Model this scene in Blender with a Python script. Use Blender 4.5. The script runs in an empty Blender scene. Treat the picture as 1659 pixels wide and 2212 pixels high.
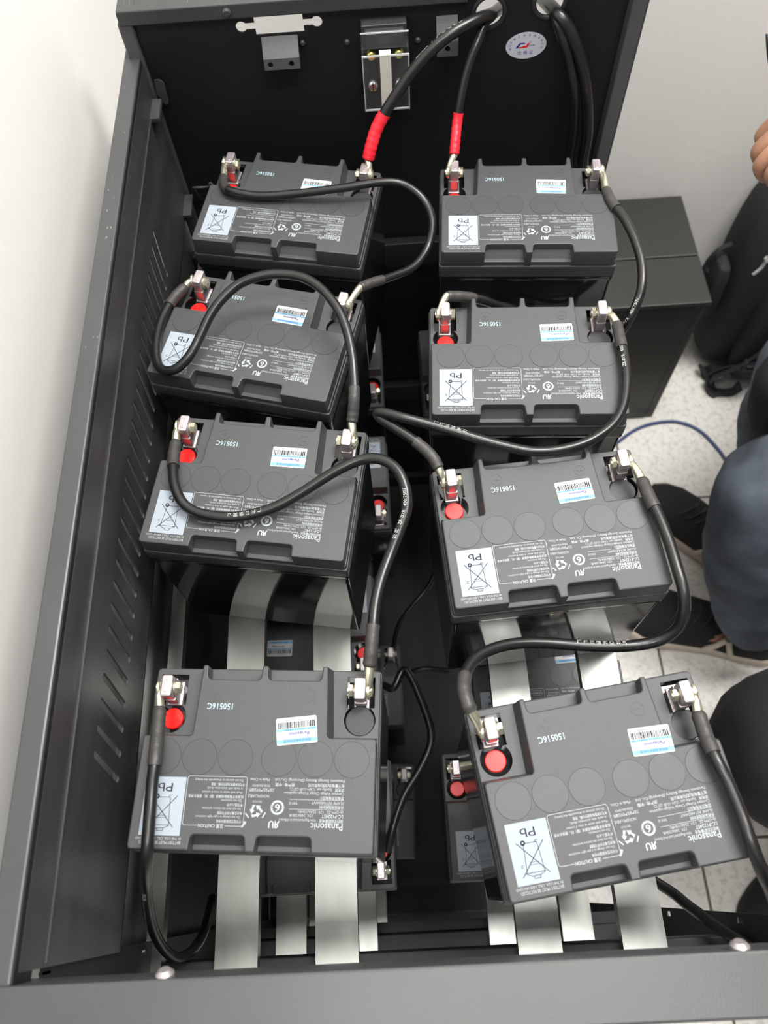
import bpy, bmesh, math, random
from mathutils import Vector, Matrix
from mathutils.geometry import tessellate_polygon
S = 0.001
FZ = 640.0           # the room floor lies 640 mm below the top shelf's rails
R = math.radians
sc = bpy.context.scene
col = sc.collection

# ------------------------------------------------------------ camera
cd = bpy.data.cameras.new('camera'); cam = bpy.data.objects.new('camera', cd); col.objects.link(cam)
cd.sensor_fit = 'HORIZONTAL'; cd.sensor_width = 36.0; cd.lens = 36.745; cd.clip_start = 0.01
rot = Matrix(((0.998079, 0.059187, 0.018284), (-0.045301, 0.898687, -0.436245), (-0.042252, 0.434579, 0.899642)))
cam.matrix_world = Matrix.Translation((0, 0, (722.7 + FZ) * S)) @ rot.to_4x4()
sc.camera = cam
cd.dof.use_dof = True; cd.dof.focus_distance = 0.64; cd.dof.aperture_fstop = 10.5

# ------------------------------------------------------------ light
w = bpy.data.worlds.new('world'); sc.world = w; w.use_nodes = True
w.node_tree.nodes['Background'].inputs[0].default_value = (0.93, 0.96, 1.0, 1)
w.node_tree.nodes['Background'].inputs[1].default_value = 0.27
def area(name, loc, target, sx, sy, power, color=(1, .98, .95)):
    l = bpy.data.lights.new(name, 'AREA'); l.shape = 'RECTANGLE'; l.size = sx; l.size_y = sy; l.energy = power; l.color = color
    o = bpy.data.objects.new(name, l); col.objects.link(o); o.location = loc
    o.rotation_euler = (Vector(target) - Vector(loc)).to_track_quat('-Z', 'Y').to_euler()
    return o
area('ceiling_panel_light', (0.75, 0.72, 2.75), (0.75, 0.72, 0), 1.2, 0.5, 70)
area('ceiling_panel_light', (-0.02, -0.27, 2.75), (-0.02, -0.27, 0), 1.6, 0.24, 34)
sc.view_settings.view_transform = 'Standard'; sc.view_settings.look = 'None'
sc.view_settings.gamma = 1.0; sc.view_settings.use_curve_mapping = False
sc.view_settings.exposure = 0.0

# ------------------------------------------------------------ materials
def mat(name, base, rough=.5, metal=0., bump=0., bscale=400., var=0., vscale=8., spec=.5, trans=0., coat=0., vstretch=(1, 1, 1), rvar=0.):
    m = bpy.data.materials.new(name); m.use_nodes = True; nt = m.node_tree; p = nt.nodes['Principled BSDF']
    p.inputs['Base Color'].default_value = (*base, 1); p.inputs['Roughness'].default_value = rough
    p.inputs['Metallic'].default_value = metal; p.inputs['Specular IOR Level'].default_value = spec
    if trans: p.inputs['Transmission Weight'].default_value = trans
    if coat: p.inputs['Coat Weight'].default_value = coat
    tc = nt.nodes.new('ShaderNodeTexCoord')
    if bump:
        n = nt.nodes.new('ShaderNodeTexNoise'); n.inputs['Scale'].default_value = bscale; n.inputs['Detail'].default_value = 3
        b = nt.nodes.new('ShaderNodeBump'); b.inputs['Strength'].default_value = bump; b.inputs['Distance'].default_value = .001
        nt.links.new(tc.outputs['Object'], n.inputs['Vector']); nt.links.new(n.outputs['Fac'], b.inputs['Height'])
        nt.links.new(b.outputs['Normal'], p.inputs['Normal'])
    if var or rvar:
        mp = nt.nodes.new('ShaderNodeMapping'); mp.inputs['Scale'].default_value = vstretch
        n2 = nt.nodes.new('ShaderNodeTexNoise'); n2.inputs['Scale'].default_value = vscale; n2.inputs['Detail'].default_value = 5
        nt.links.new(tc.outputs['Object'], mp.inputs['Vector']); nt.links.new(mp.outputs['Vector'], n2.inputs['Vector'])
        if var:
            r = nt.nodes.new('ShaderNodeMapRange'); r.inputs[1].default_value = .3; r.inputs[2].default_value = .7
            r.inputs[3].default_value = 1 - var; r.inputs[4].default_value = 1 + var
            mx = nt.nodes.new('ShaderNodeVectorMath'); mx.operation = 'SCALE'; mx.inputs[0].default_value = base
            nt.links.new(n2.outputs['Fac'], r.inputs[0]); nt.links.new(r.outputs[0], mx.inputs['Scale'])
            nt.links.new(mx.outputs[0], p.inputs['Base Color'])
        if rvar:
            r = nt.nodes.new('ShaderNodeMapRange'); r.inputs[1].default_value = .3; r.inputs[2].default_value = .7
            r.inputs[3].default_value = rough - rvar; r.inputs[4].default_value = rough + rvar
            nt.links.new(n2.outputs['Fac'], r.inputs[0]); nt.links.new(r.outputs[0], p.inputs['Roughness'])
    return m
M = {
 'lid': mat('lid_plastic', (.045, .048, .050), .42, bump=.25, bscale=2500),
 'case': mat('case_plastic', (.012, .014, .016), .10, bump=.02, bscale=60),
 'plug': mat('plug_plastic', (.043, .046, .048), .40, bump=.2, bscale=2500),
 'seam': mat('seam_dark', (.012, .012, .012), .6),
 'epoxy': mat('glossy_black_epoxy', (.008, .008, .009), .06),
 'matteblack': mat('matte_black_plastic', (.022, .022, .024), .5),
 'red': mat('red_resin', (.86, .012, .010), .28),
 'lead': mat('tin_plated_post', (.52, .47, .48), .34, metal=.75),
 'zinc': mat('yellow_zinc', (.78, .76, .58), .25, metal=.9),
 'ink': mat('pale_ink', (.36, .39, .41), .5),
 'inkblue': mat('dot_matrix_ink', (.36, .50, .56), .5),
 'paperpb': mat('pale_print_panel', (.32, .36, .41), .6, spec=.3),
 'black': mat('black_ink', (.02, .02, .03), .7, spec=.2),
 'white': mat('white_sticker', (.56, .57, .57), .7, spec=.2),
 'sky': mat('light_blue_band', (.22, .45, .62), .7, spec=.2),
 'navy': mat('navy_ink', (.03, .04, .22), .7, spec=.2),
 'cable': mat('black_cable_sheath', (.009, .009, .009), .30, rvar=.05, vscale=20),
 'shrink': mat('heat_shrink_sleeve', (.040, .038, .036), .48, bump=.4, bscale=300),
 'tape': mat('red_tape', (.80, .02, .035), .35, bump=.6, bscale=180),
 'cabletext': mat('cable_print', (.55, .55, .53), .5),
 'bluecable': mat('blue_network_cable', (.025, .05, .15), .4),
 'cab': mat('grey_painted_steel', (.050, .053, .054), .36, bump=.10, bscale=900, var=.10, vscale=10),
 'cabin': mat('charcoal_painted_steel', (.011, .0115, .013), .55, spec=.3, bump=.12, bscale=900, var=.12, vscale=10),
 'cabside': mat('worn_dark_steel_panel', (.040, .042, .043), .38, bump=.15, bscale=500, var=.30, vscale=14, vstretch=(1, .5, 2)),
 'chip': mat('paint_chip', (.16, .16, .16), .6),
 'galv': mat('galvanised_steel', (.27, .275, .26), .34, metal=1., var=.10, vscale=60, vstretch=(1, .12, 1), rvar=.06),
 'wall': mat('white_plaster_wall', (.86, .845, .815), .6, bump=.25, bscale=60),
 'boxm': mat('black_enclosure_steel', (.018, .019, .017), .45, bump=.15, bscale=600, var=.1, vscale=6),
 'bag': mat('black_nylon', (.009, .009, .010), .75, bump=.6, bscale=900),
 'strapm': mat('black_webbing', (.018, .018, .022), .65, bump=.8, bscale=700),
 'clear': mat('clear_plastic', (.75, .78, .77), .06),
 'brass': mat('brass_stud', (.62, .60, .18), .25, metal=.8),
 'label': mat('cream_paper_label', (.74, .72, .66), .5),
 'skin': mat('skin', (.42, .22, .14), .5, bump=.3, bscale=200, var=.12, vscale=30),
 'jeans': mat('blue_denim', (.085, .102, .130), .85, bump=.5, bscale=900, var=.5, vscale=13),
 'blackcloth': mat('black_cloth', (.007, .007, .008), .85, bump=.4, bscale=600),
 'navycloth': mat('dark_navy_cloth', (.007, .010, .013), .85, bump=.4, bscale=600),
 'shoe': mat('black_shoe_mesh', (.010, .010, .011), .8, bump=.6, bscale=900),
 'sole': mat('beige_rubber_sole', (.62, .53, .44), .55, bump=.1, bscale=60),
 'hair': mat('black_hair', (.01, .009, .008), .5),
 'silver': mat('silver_zip', (.7, .7, .72), .25, metal=.9),
 'stickerpale': mat('pale_oval_sticker', (.62, .64, .72), .35),
}
M['clear'].node_tree.nodes['Principled BSDF'].inputs['Alpha'].default_value = .02
M['clearedge'] = mat('clear_plastic_edge', (.75, .78, .77), .1); M['clearedge'].node_tree.nodes['Principled BSDF'].inputs['Alpha'].default_value = .45
# speckled grey floor tiles with dark joints
def floor_mat():
    m = bpy.data.materials.new('speckled_floor_tile'); m.use_nodes = True; nt = m.node_tree; p = nt.nodes['Principled BSDF']
    tc = nt.nodes.new('ShaderNodeTexCoord')
    n = nt.nodes.new('ShaderNodeTexNoise'); n.inputs['Scale'].default_value = 95; n.inputs['Detail'].default_value = 6; n.inputs['Roughness'].default_value = .7
    r = nt.nodes.new('ShaderNodeValToRGB'); r.color_ramp.elements[0].position = .36; r.color_ramp.elements[0].color = (.50, .48, .45, 1)
    r.color_ramp.elements[1].position = .52; r.color_ramp.elements[1].color = (.69, .67, .63, 1)
    nt.links.new(tc.outputs['Object'], n.inputs['Vector']); nt.links.new(n.outputs['Fac'], r.inputs[0])
    b = nt.nodes.new('ShaderNodeTexBrick'); b.offset = 0; b.inputs['Scale'].default_value = 1.0
    b.inputs['Brick Width'].default_value = .6; b.inputs['Row Height'].default_value = .6; b.inputs['Mortar Size'].default_value = .0022
    b.inputs['Mortar Smooth'].default_value = 0.0
    b.inputs['Mortar'].default_value = (.10, .07, .05, 1)
    mp = nt.nodes.new('ShaderNodeMapping'); mp.inputs['Location'].default_value = (-.441, -.652, 0)
    nt.links.new(tc.outputs['Object'], mp.inputs['Vector']); nt.links.new(mp.outputs[0], b.inputs['Vector'])
    nt.links.new(r.outputs[0], b.inputs['Color1']); nt.links.new(r.outputs[0], b.inputs['Color2'])
    nt.links.new(b.outputs['Color'], p.inputs['Base Color']); p.inputs['Roughness'].default_value = .35
    return m
M['floor'] = floor_mat()

# ------------------------------------------------------------ mesh helpers (all in millimetres)
class MB:
    def __init__(s): s.v = []; s.f = []; s.m = []; s.mats = []; s.fl = []
    def mi(s, m):
        if m not in s.mats: s.mats.append(m)
        return s.mats.index(m)
    def add(s, vs, fs, m, flat=False):
        k = len(s.v); i = s.mi(m); s.fl += [flat] * len(fs); s.v += [tuple(v) for v in vs]; s.f += [tuple(a + k for a in f) for f in fs]; s.m += [i] * len(fs)
    def build(s, name, parent=None, smooth=True, angle=35, origin=None):
        me = bpy.data.meshes.new(name)
        o3 = Vector(origin) if origin else Vector((0, 0, 0))
        used = sorted({i for f in s.f for i in f}); mp_ = {v: i for i, v in enumerate(used)}
        me.from_pydata([(Vector(s.v[i]) - o3) * S for i in used], [], [tuple(mp_[i] for i in f) for f in s.f])
        for m in s.mats: me.materials.append(M[m])
        me.polygons.foreach_set('material_index', s.m); me.update()
        if smooth:
            me.polygons.foreach_set('use_smooth', [not q for q in s.fl])
            me.set_sharp_from_angle(angle=R(angle))
        o = bpy.data.objects.new(name, me); col.objects.link(o)
        if origin: o.location = o3 * S
        if parent: o.parent = parent
        return o
    # boxes
    def box(s, x0, x1, y0, y1, z0, z1, m, bev=0.):
        if bev: s.prism(rrect(x0, x1, y0, y1, bev, 3), z0, z1, m, ch=min(bev, 1.5)); return
        vs = [(x, y, z) for z in (z0, z1) for x, y in ((x0, y0), (x1, y0), (x1, y1), (x0, y1))]
        s.add(vs, [(3, 2, 1, 0), (4, 5, 6, 7), (0, 1, 5, 4), (1, 2, 6, 5), (2, 3, 7, 6), (3, 0, 4, 7)], m)
    def prism(s, poly, z0, z1, m, ch=0., holes=(), bottom=True, mp=None, chb=0.):
        # poly is counter-clockwise; ch rounds the upper rim; mp maps (x,y,z)->(x,y,z)
        f = mp or (lambda x, y, z: (x, y, z))
        rings = []
        if chb: rings += [(inset(poly, chb), z0), (inset(poly, chb * .3), z0 + chb * .3), (poly, z0 + chb)]
        else: rings += [(poly, z0)]
        if ch: rings += [(poly, z1 - ch), (inset(poly, ch * .3), z1 - ch * .3), (inset(poly, ch), z1)]
        else: rings += [(poly, z1)]
        n = len(poly); vs = []; fs = []
        for ring, z in rings: vs += [f(x, y, z) for x, y in ring]
        for k in range(len(rings) - 1):
            for i in range(n):
                j = (i + 1) % n; fs.append((k * n + i, k * n + j, (k + 1) * n + j, (k + 1) * n + i))
        lg = [math.dist(poly[i], poly[(i + 1) % n]) > 5 for i in range(n)] * (len(rings) - 1)
        fl_, fr_ = [q for q, g in zip(fs, lg) if g], [q for q, g in zip(fs, lg) if not g]
        if not holes:
            s.add(vs, fl_, m, True); s.add(vs, fr_, m)
            for ring, zz, up in [(rings[-1][0], z1, True)] + ([(rings[0][0], z0, False)] if bottom else []):
                fv = [Vector((x, y, 0)) for x, y in ring]; tr = tessellate_polygon([fv]); ct = []
                for t in tr:
                    cr = (fv[t[1]] - fv[t[0]]).cross(fv[t[2]] - fv[t[0]]).z
                    if abs(cr) < 1e-9: continue
                    ct.append(tuple(t) if (cr > 0) == up else (t[0], t[2], t[1]))
                s.add([f(x, y, zz) for x, y in ring], ct, m, True)
        else:
            top = rings[-1][0]
            s.add(vs, fl_, m, True); s.add(vs, fr_, m)
            loops = [[Vector((x, y, 0)) for x, y in top]] + [[Vector((x, y, 0)) for x, y in h] for h in holes]
            flat = [v for l in loops for v in l]
            tris = tessellate_polygon(loops)
            def orient(t, up):
                a, b, c = (flat[i] for i in t)
                return t if ((b - a).cross(c - a).z > 0) == up else (t[0], t[2], t[1])
            s.add([f(v.x, v.y, z1) for v in flat], [orient(t, True) for t in tris], m, True)
            if bottom: s.add([f(v.x, v.y, z0) for v in flat], [orient(t, False) for t in tris], m, True)
            for h in holes:
                k = len(h)
                s.add([f(x, y, z0) for x, y in h] + [f(x, y, z1) for x, y in h], [((i + 1) % k, i, k + i, k + (i + 1) % k) for i in range(k)], m)
    def flat(s, poly, z, m, holes=()):
        s.prism(poly, z, z + .12, m, holes=holes, bottom=False)
    def tube(s, pts, r, m, n=14, caps=True, radii=None, sq=1.0):
        fr = frames(pts); vs = []; fs = []
        for i, (p, t, a, b) in enumerate(fr):
            rr = radii[i] if radii else r
            for k in range(n):
                q = 2 * math.pi * k / n; vs.append(p + a * (math.cos(q) * rr) + b * (math.sin(q) * rr * sq))
        for i in range(len(fr) - 1):
            for k in range(n):
                j = (k + 1) % n; fs.append((i * n + k, i * n + j, (i + 1) * n + j, (i + 1) * n + k))
        if caps: fs += [tuple(reversed(range(n))), tuple((len(fr) - 1) * n + k for k in range(n))]
        s.add(vs, fs, m)
    def cyl(s, c, axis, r, h, m, n=24, ch=0.):
        # c = centre of the base, axis unit vector
        ax = Vector(axis).normalized(); a = ax.orthogonal().normalized(); b = ax.cross(a)
        prof = [(r, 0), (r, h - ch), (r - ch, h)] if ch else [(r, 0), (r, h)]
        vs = []; fs = []
        for rr, z in prof:
            for k in range(n):
                q = 2 * math.pi * k / n; vs.append(Vector(c) + ax * z + a * math.cos(q) * rr + b * math.sin(q) * rr)
        for i in range(len(prof) - 1):
            for k in range(n):
                j = (k + 1) % n; fs.append((i * n + k, i * n + j, (i + 1) * n + j, (i + 1) * n + k))
        fs += [tuple(reversed(range(n))), tuple((len(prof) - 1) * n + k for k in range(n))]
        s.add(vs, fs, m)
def inset(poly, d):
    n = len(poly); out = []
    for i in range(n):
        p0, p1, p2 = poly[i - 1], poly[i], poly[(i + 1) % n]
        e1 = Vector((p1[0] - p0[0], p1[1] - p0[1])); e2 = Vector((p2[0] - p1[0], p2[1] - p1[1]))
        if e1.length < 1e-6 or e2.length < 1e-6: out.append(p1); continue
        e1.normalize(); e2.normalize(); n1 = Vector((-e1.y, e1.x)); n2 = Vector((-e2.y, e2.x))
        b = n1 + n2
        if b.length < 1e-4: out.append(p1); continue
        b.normalize(); k = d / max(.35, b.dot(n1)); out.append((p1[0] + b.x * k, p1[1] + b.y * k))
    return out
def rrect(x0, x1, y0, y1, r, n=4): return rpoly([(x0, y0), (x1, y0), (x1, y1), (x0, y1)], r, n)
def rpoly(pts, r, n=4):
    # rounds every corner of a counter-clockwise polygon; r may be a list
    out = []; N = len(pts)
    for i in range(N):
        rr = r[i] if isinstance(r, (list, tuple)) else r
        p0, p1, p2 = (Vector(pts[(i + k) % N]) for k in (-1, 0, 1))
        if rr <= 0: out.append(tuple(p1)); continue
        a = (p0 - p1); b = (p2 - p1); rr = min(rr, a.length * .49, b.length * .49); a.normalize(); b.normalize()
        s = p1 + a * rr; e = p1 + b * rr
        for k in range(n + 1):
            t = k / n; q = s * (1 - t) ** 2 + p1 * 2 * t * (1 - t) + e * t * t; out.append((q.x, q.y))
    return out
def circle(cx, cy, r, n=32, a0=0.): return [(cx + r * math.cos(a0 + 2 * math.pi * k / n), cy + r * math.sin(a0 + 2 * math.pi * k / n)) for k in range(n)]
def catmull(pts, n=8):
    P = [Vector(p) for p in pts]; P = [P[0] * 2 - P[1]] + P + [P[-1] * 2 - P[-2]]; out = []
    for i in range(1, len(P) - 2):
        for k in range(n):
            t = k / n; a, b, c, d = P[i - 1:i + 3]
            out.append(.5 * ((2 * b) + (c - a) * t + (2 * a - 5 * b + 4 * c - d) * t * t + (3 * b - a - 3 * c + d) * t ** 3))
    out.append(P[-2]); return out
def frames(pts):
    P = [Vector(p) for p in pts]; T = []
    for i in range(len(P)):
        t = P[min(i + 1, len(P) - 1)] - P[max(i - 1, 0)]; T.append(t.normalized() if t.length > 1e-9 else Vector((0, 0, 1)))
    a = T[0].orthogonal().normalized(); out = []
    for i, p in enumerate(P):
        a = (a - T[i] * a.dot(T[i])); a = a.normalized() if a.length > 1e-6 else T[i].orthogonal().normalized()
        out.append((p, T[i], a, T[i].cross(a)))
    return out
def empty(name, loc=(0, 0, 0), rz=0., label=None, cat=None, group=None):
    o = bpy.data.objects.new(name, None); col.objects.link(o); o.empty_display_size = .03
    o.location = (loc[0] * S, loc[1] * S, loc[2] * S); o.rotation_euler = (0, 0, R(rz)); return tag(o, label, cat, group)
def tag(o, label=None, cat=None, group=None, kind=None):
    if label: o['label'] = label
    if cat: o['category'] = cat
    if group: o['group'] = group
    if kind: o['kind'] = kind
    return o
def kids(o): return [c for c in bpy.data.objects if c.parent == o]
def copy_tree(o, parent=None):
    c = o.copy(); col.objects.link(c); c.parent = parent
    for ch in CH.get(o.name, []): copy_tree(ch, c)
    return c
CH = {}
# lettering: the glyph outlines of Blender's own font, turned into mesh
_tc = {}
def glyphs(body, off=0.):
    key = (body, off)
    if key in _tc: return _tc[key]
    c = bpy.data.curves.new('lettering', 'FONT'); c.body = body; c.resolution_u = 2; c.offset = off
    o = bpy.data.objects.new('lettering', c); col.objects.link(o); bpy.context.view_layer.update()
    me = bpy.data.meshes.new_from_object(o.evaluated_get(bpy.context.evaluated_depsgraph_get()))
    vs = [tuple(v.co) for v in me.vertices]; fs = [tuple(p.vertices) for p in me.polygons]
    bpy.data.objects.remove(o); bpy.data.curves.remove(c); bpy.data.meshes.remove(me)
    x0 = min(v[0] for v in vs); x1 = max(v[0] for v in vs)
    _tc[key] = ([(v[0] - x0, v[1]) for v in vs], fs, x1 - x0); return _tc[key]
def text(mb, body, m, x, y, z, h, width=None, flip=True, bold=0., mp=None, slant=0.):
    # h = capital height; flip turns the line by 180 degrees (it reads from the far side)
    vs, fs, wd = glyphs(body, round(bold / h * .35, 4) if bold else 0.); k = h / .70; kx = (width / wd) if width else k
    offs = [(0, 0)]
    for ox, oy in offs:
        out = []
        for u, v in vs:
            a, b = u * kx + v * k * slant + ox, v * k + oy
            if flip: a, b = -a, -b
            q = (x + a, y + b, z); out.append(mp(*q) if mp else q)
        mb.add(out, fs, m)
def line(mb, p, q, wd, z, m):
    p = Vector(p); q = Vector(q); d = (q - p).normalized(); n = Vector((-d.y, d.x)) * wd / 2
    mb.flat([tuple(p - n), tuple(q - n), tuple(q + n), tuple(p + n)], z, m)
def ring(mb, cx, cy, r0, r1, z, m, n=36): mb.flat(circle(cx, cy, r1, n), z, m, holes=[circle(cx, cy, r0, n)])

# ------------------------------------------------------------ the room
def slab(name, x0, x1, y0, y1, z0, z1, m):
    b = MB(); b.box(x0, x1, y0, y1, z0, z1, m); o = b.build(name, smooth=False); return tag(o, kind='structure')
slab('floor', -290, 2600, -2600, 1080, -40, 0, 'floor')
slab('wall_left', -340, -290, -2600, 1130, -40, 2900, 'wall')
slab('wall_back', -290, 2600, 1080, 1130, -40, 2900, 'wall')
# ------------------------------------------------------------ the battery cabinet (z below is measured from the top rails)
Z = FZ
def zc(v): return v + Z
cabt = empty('battery_cabinet', (0, 340, 0), 0, 'open charcoal steel battery cabinet with louvred left side, its right side panel taken off', 'cabinet')
CO = Vector((0, 340, 0))
def cpart(mb, name, **k):
    mb.v = [tuple(Vector(v) - CO) for v in mb.v]
    return mb.build(name, cabt, **k)
# front top bar
b = MB(); b.box(-262, 262, -66, -35.5, zc(205), zc(250), 'cab', bev=3)
cpart(b, 'front_top_bar')
for x in (-139, 166):
    b = MB(); b.cyl((x, -36, zc(243)), (0, 1, .5), 5, 5, 'lead', 16, 2); cpart(b, 'rail_bolt')
# left top rail
b = MB()
b.box(-235, -219.5, -36, 749, zc(238), zc(250), 'cab', bev=1.5)
b.box(-221, -219.2, -36, 748, zc(226), zc(248), 'cabin')
o = cpart(b, 'side_top_rail')
# paint chips on the rail
rnd = random.Random(4)
b = MB()
for i in range(18):
    y = rnd.choice([rnd.uniform(380, 620), rnd.uniform(300, 620)]); x = rnd.uniform(-232, -222); s = rnd.uniform(.3, 1.0)
    b.flat([(x + s * rnd.uniform(.4, 1) * math.cos(q), y + 2.2 * s * rnd.uniform(.4, 1) * math.sin(q)) for q in [k * 1.047 for k in range(6)]], zc(250.02), 'chip')
for i in range(14):
    x = rnd.uniform(-232, -120); s = rnd.uniform(.3, .9)
    b.flat([(x + s * rnd.uniform(.4, 1) * math.cos(q), 735 + rnd.uniform(-10, 12) + s * rnd.uniform(.4, 1) * math.sin(q)) for q in [k * 1.047 for k in range(6)]], zc(295.03), 'chip')
cpart(b, 'paint_chips', smooth=False)
# left side panel with slanted louvre slots (drawn in the y-z plane)
YZ = lambda x0, sgn=1: (lambda u, v, t: (x0 - t, u, v))
slots = []
for i in range(28):
    y0 = 95 + 18.05 * i; y1 = y0 - 10.5; zt, zb = zc(170), zc(124); d = Vector((y0 - y1, zt - zb)).normalized(); n = Vector((-d.y, d.x)) * 3.0
    pts = []
    for c, sg in ((Vector((y1, zb)), -1), (Vector((y0, zt)), 1)):
        for k in range(7):
            a = math.pi * k / 6; q = c + (n * (math.cos(a) * sg)) + d * (math.sin(a) * sg * 3.0)
            pts.append((q.x, q.y))
    slots.append(pts)
outer = [(-30, zc(84)), (745, zc(84)), (745, zc(243)), (-30, zc(243))]
b = MB(); b.prism(outer, 0, 1.6, 'cabside', holes=[s for s in slots], mp=YZ(-219))
# shelf-height fold and the recessed lower sheet
b.box(-236, -219, -30, 745, zc(83), zc(85), 'cabside')
b.box(-237.5, -236, -30, 745, zc(-630), zc(84), 'cabside')
cpart(b, 'side_panel', angle=20)
b = MB(); b.box(-219, -217.8, -28, 690, zc(209.8), zc(211.2), 'cabside'); cpart(b, 'pressed_seam')
# tabs and the curved catch near the back corner
b = MB(); b.box(-219, -210, 687, 716, zc(208), zc(212), 'cab'); cpart(b, 'corner_tab')
b = MB(); b.box(-219, -210, 684, 716, zc(90), zc(93.5), 'cab'); cpart(b, 'corner_tab')
b = MB(); b.prism(rpoly([(-212.9, zc(228.4)), (-214.1, zc(212.2)), (-212.8, zc(211.5)), (-209.8, zc(201.6)), (-206.2, zc(201.4)), (-204.6, zc(206.2)), (-203.8, zc(224.9)), (-207.1, zc(228.4))], 1.5, 2), 0, 1.5, 'cab', mp=lambda u, v, t: (u, 722 - t, v)); cpart(b, 'door_catch')
# rear panel with cut-outs
XZ = lambda y0: (lambda u, v, t: (u, y0 + t, v))
def lobed():
    pts = [(-106, zc(262)), (-61, zc(262)), (-61, zc(267.3)), (-54, zc(267.3))]
    pts += [(-48.5 + 5.2 * math.cos(a), zc(270.5) + 5.2 * math.sin(a)) for a in [R(x) for x in range(-143, 144, 26)]]
    pts += [(-54, zc(273.7)), (-61, zc(273.7)), (-61, zc(279)), (-106, zc(279)), (-106, zc(273.7)), (-113, zc(273.7))]
    pts += [(-118.5 + 5.2 * math.cos(a), zc(270.5) + 5.2 * math.sin(a)) for a in [R(x) for x in range(37, 324, 26)]]
    pts += [(-113, zc(267.3)), (-106, zc(267.3))]
    return pts
h1 = circle(111, zc(268), 14, 28); h2 = circle(166, zc(274), 14, 28)
b = MB(); b.prism([(-229, zc(-640)), (250, zc(-640)), (250, zc(300)), (88, zc(300)), (88, zc(290)), (-229, zc(290))], 0, 1.5, 'cabin', holes=[lobed(), h1, h2], mp=lambda u, v, t: (u, 726 + 1.5 - t, v)); cpart(b, 'rear_panel', angle=20)
for cx, cz in ((111, 268), (166, 274)):
    b = MB(); b.tube([(cx + 14.5 * math.cos(a), 726, zc(cz) + 14.5 * math.sin(a)) for a in [2 * math.pi * k / 28 for k in range(29)]], 2.2, 'matteblack', 8, caps=False); cpart(b, 'cable_grommet')
# rear top rail, rear posts and flanges
b = MB(); b.prism(rpoly([(721, zc(281)), (754, zc(281)), (754, zc(295)), (721, zc(295))], 1.5, 3), 0, 317, 'cab', mp=lambda u, v, t: (-227 + t, u, v)); cpart(b, 'rear_top_rail')
b = MB(); b.box(-230, -216, 722, 750, zc(-640), zc(283), 'cab', bev=2); cpart(b, 'corner_post')
b = MB(); b.box(239, 253, 712, 727, zc(-640), zc(330), 'cab', bev=1.5); b.box(252, 253.5, 712, 752, zc(-640), zc(330), 'cab'); cpart(b, 'corner_post')
b = MB(); b.box(90, 253, 721, 754, zc(300), zc(330), 'cab', bev=1); cpart(b, 'rear_top_rail')
# rivets and bolts on the rear panel and rail
for x, z, y in ((-128, 288, 721), (-64, 252, 726), (-22, 250, 726), (45, 247, 726)):
    b = MB(); b.cyl((x, y, zc(z)), (0, -1, 0), 4 if z > 280 else 2.8, 3, 'cab', 16, 1.2); cpart(b, 'rivet')
# folded steel brackets
def bracket(x0, x1, z0, z1, holes):
    b = MB(); zm = (z0 + z1) / 2
    hs = [circle(x, zc(zz), 2.6, 16) for x, zz in holes]
    b.prism([(x0, zc(z0)), (x1, zc(z0)), (x1, zc(zm)), (x0, zc(zm))], 0, 2, 'cab', holes=hs, mp=lambda u, v, t: (u, 712 - (zc(zm) - v) * .30 - t + 2, v))
    b.add([(x0, 712, zc(zm)), (x1, 712, zc(zm)), (x1, 726, zc(z1 + 4)), (x0, 726, zc(z1 + 4))], [(0, 1, 2, 3)], 'cab')
    b.add([(x0, 712, zc(zm)), (x0, 726, zc(z1 + 4)), (x0, 726, zc(z0)), (x0, 712, zc(z0))], [(0, 1, 2, 3)], 'cab')
    b.add([(x1, 712, zc(zm)), (x1, 726, zc(z1 + 4)), (x1, 726, zc(z0)), (x1, 712, zc(z0))], [(3, 2, 1, 0)], 'cab')
    cpart(b, 'bracket', smooth=False)
bracket(-102, -68, 238, 256, [(-96, 242), (-76, 242)])
bracket(62, 82, 240, 264, [(72, 246)])
# wire hook low on the rear corner
b = MB(); b.tube(catmull([(-205, 724, zc(78)), (-205, 712, zc(104)), (-203, 706, zc(111)), (-188, 706, zc(111)), (-184, 706, zc(116)), (-178, 704, zc(108)), (-170, 702, zc(112)), (-170, 700, zc(104)), (-178, 700, zc(101))], 4), 1.2, 'cab', 8); cpart(b, 'wire_hook')
# front posts: L profiles with slots
for sx in (-1, 1):
    x = 222 if sx < 0 else 250
    pts = [(-66, zc(-640)), (-27, zc(-640)), (-27, zc(206)), (-66, zc(206))]
    ya, yb = (-34.2, -32.4) if sx < 0 else (-34.5, -30)
    hs = [[(ya, zc(z)), (yb, zc(z)), (yb, zc(z + 13)), (ya, zc(z + 13))] for z in ((-380, -185, 12) + ((200 - 6,) if sx < 0 else (194,)))]
    b = MB()
    if sx < 0: b.prism(pts, 0, 1.6, 'cabin', holes=hs, mp=lambda u, v, t: (-x - t, u, v))
    else: b.prism(pts, 0, 1.6, 'cabin', holes=hs, mp=lambda u, v, t: (x - t, u, v))
    b.box(sx * x - (0 if sx < 0 else 34), sx * x + (34 if sx < 0 else 0), -66, -64, zc(-640), zc(206), 'cabin')
    cpart(b, 'corner_post', smooth=False)
# shelf cross bars
for lv in (0, -300, -600):
    for y0, y1, dz in ((-66, -44, 12.2), (713, 725.5, 0)):
        b = MB(); b.box(-236, 249, y0, y1, zc(lv - 38), zc(lv - dz), 'cabin', bev=1.5)
        if y0 < 0 and lv: b.box(-236, 249, -44, -32, zc(lv - 30), zc(lv - 26), 'cabin')
        cpart(b, 'shelf_cross_bar')
b = MB(); b.box(-236, 249, -30, 712, zc(-640), zc(-632), 'cabin'); cpart(b, 'base_sheet')
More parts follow.
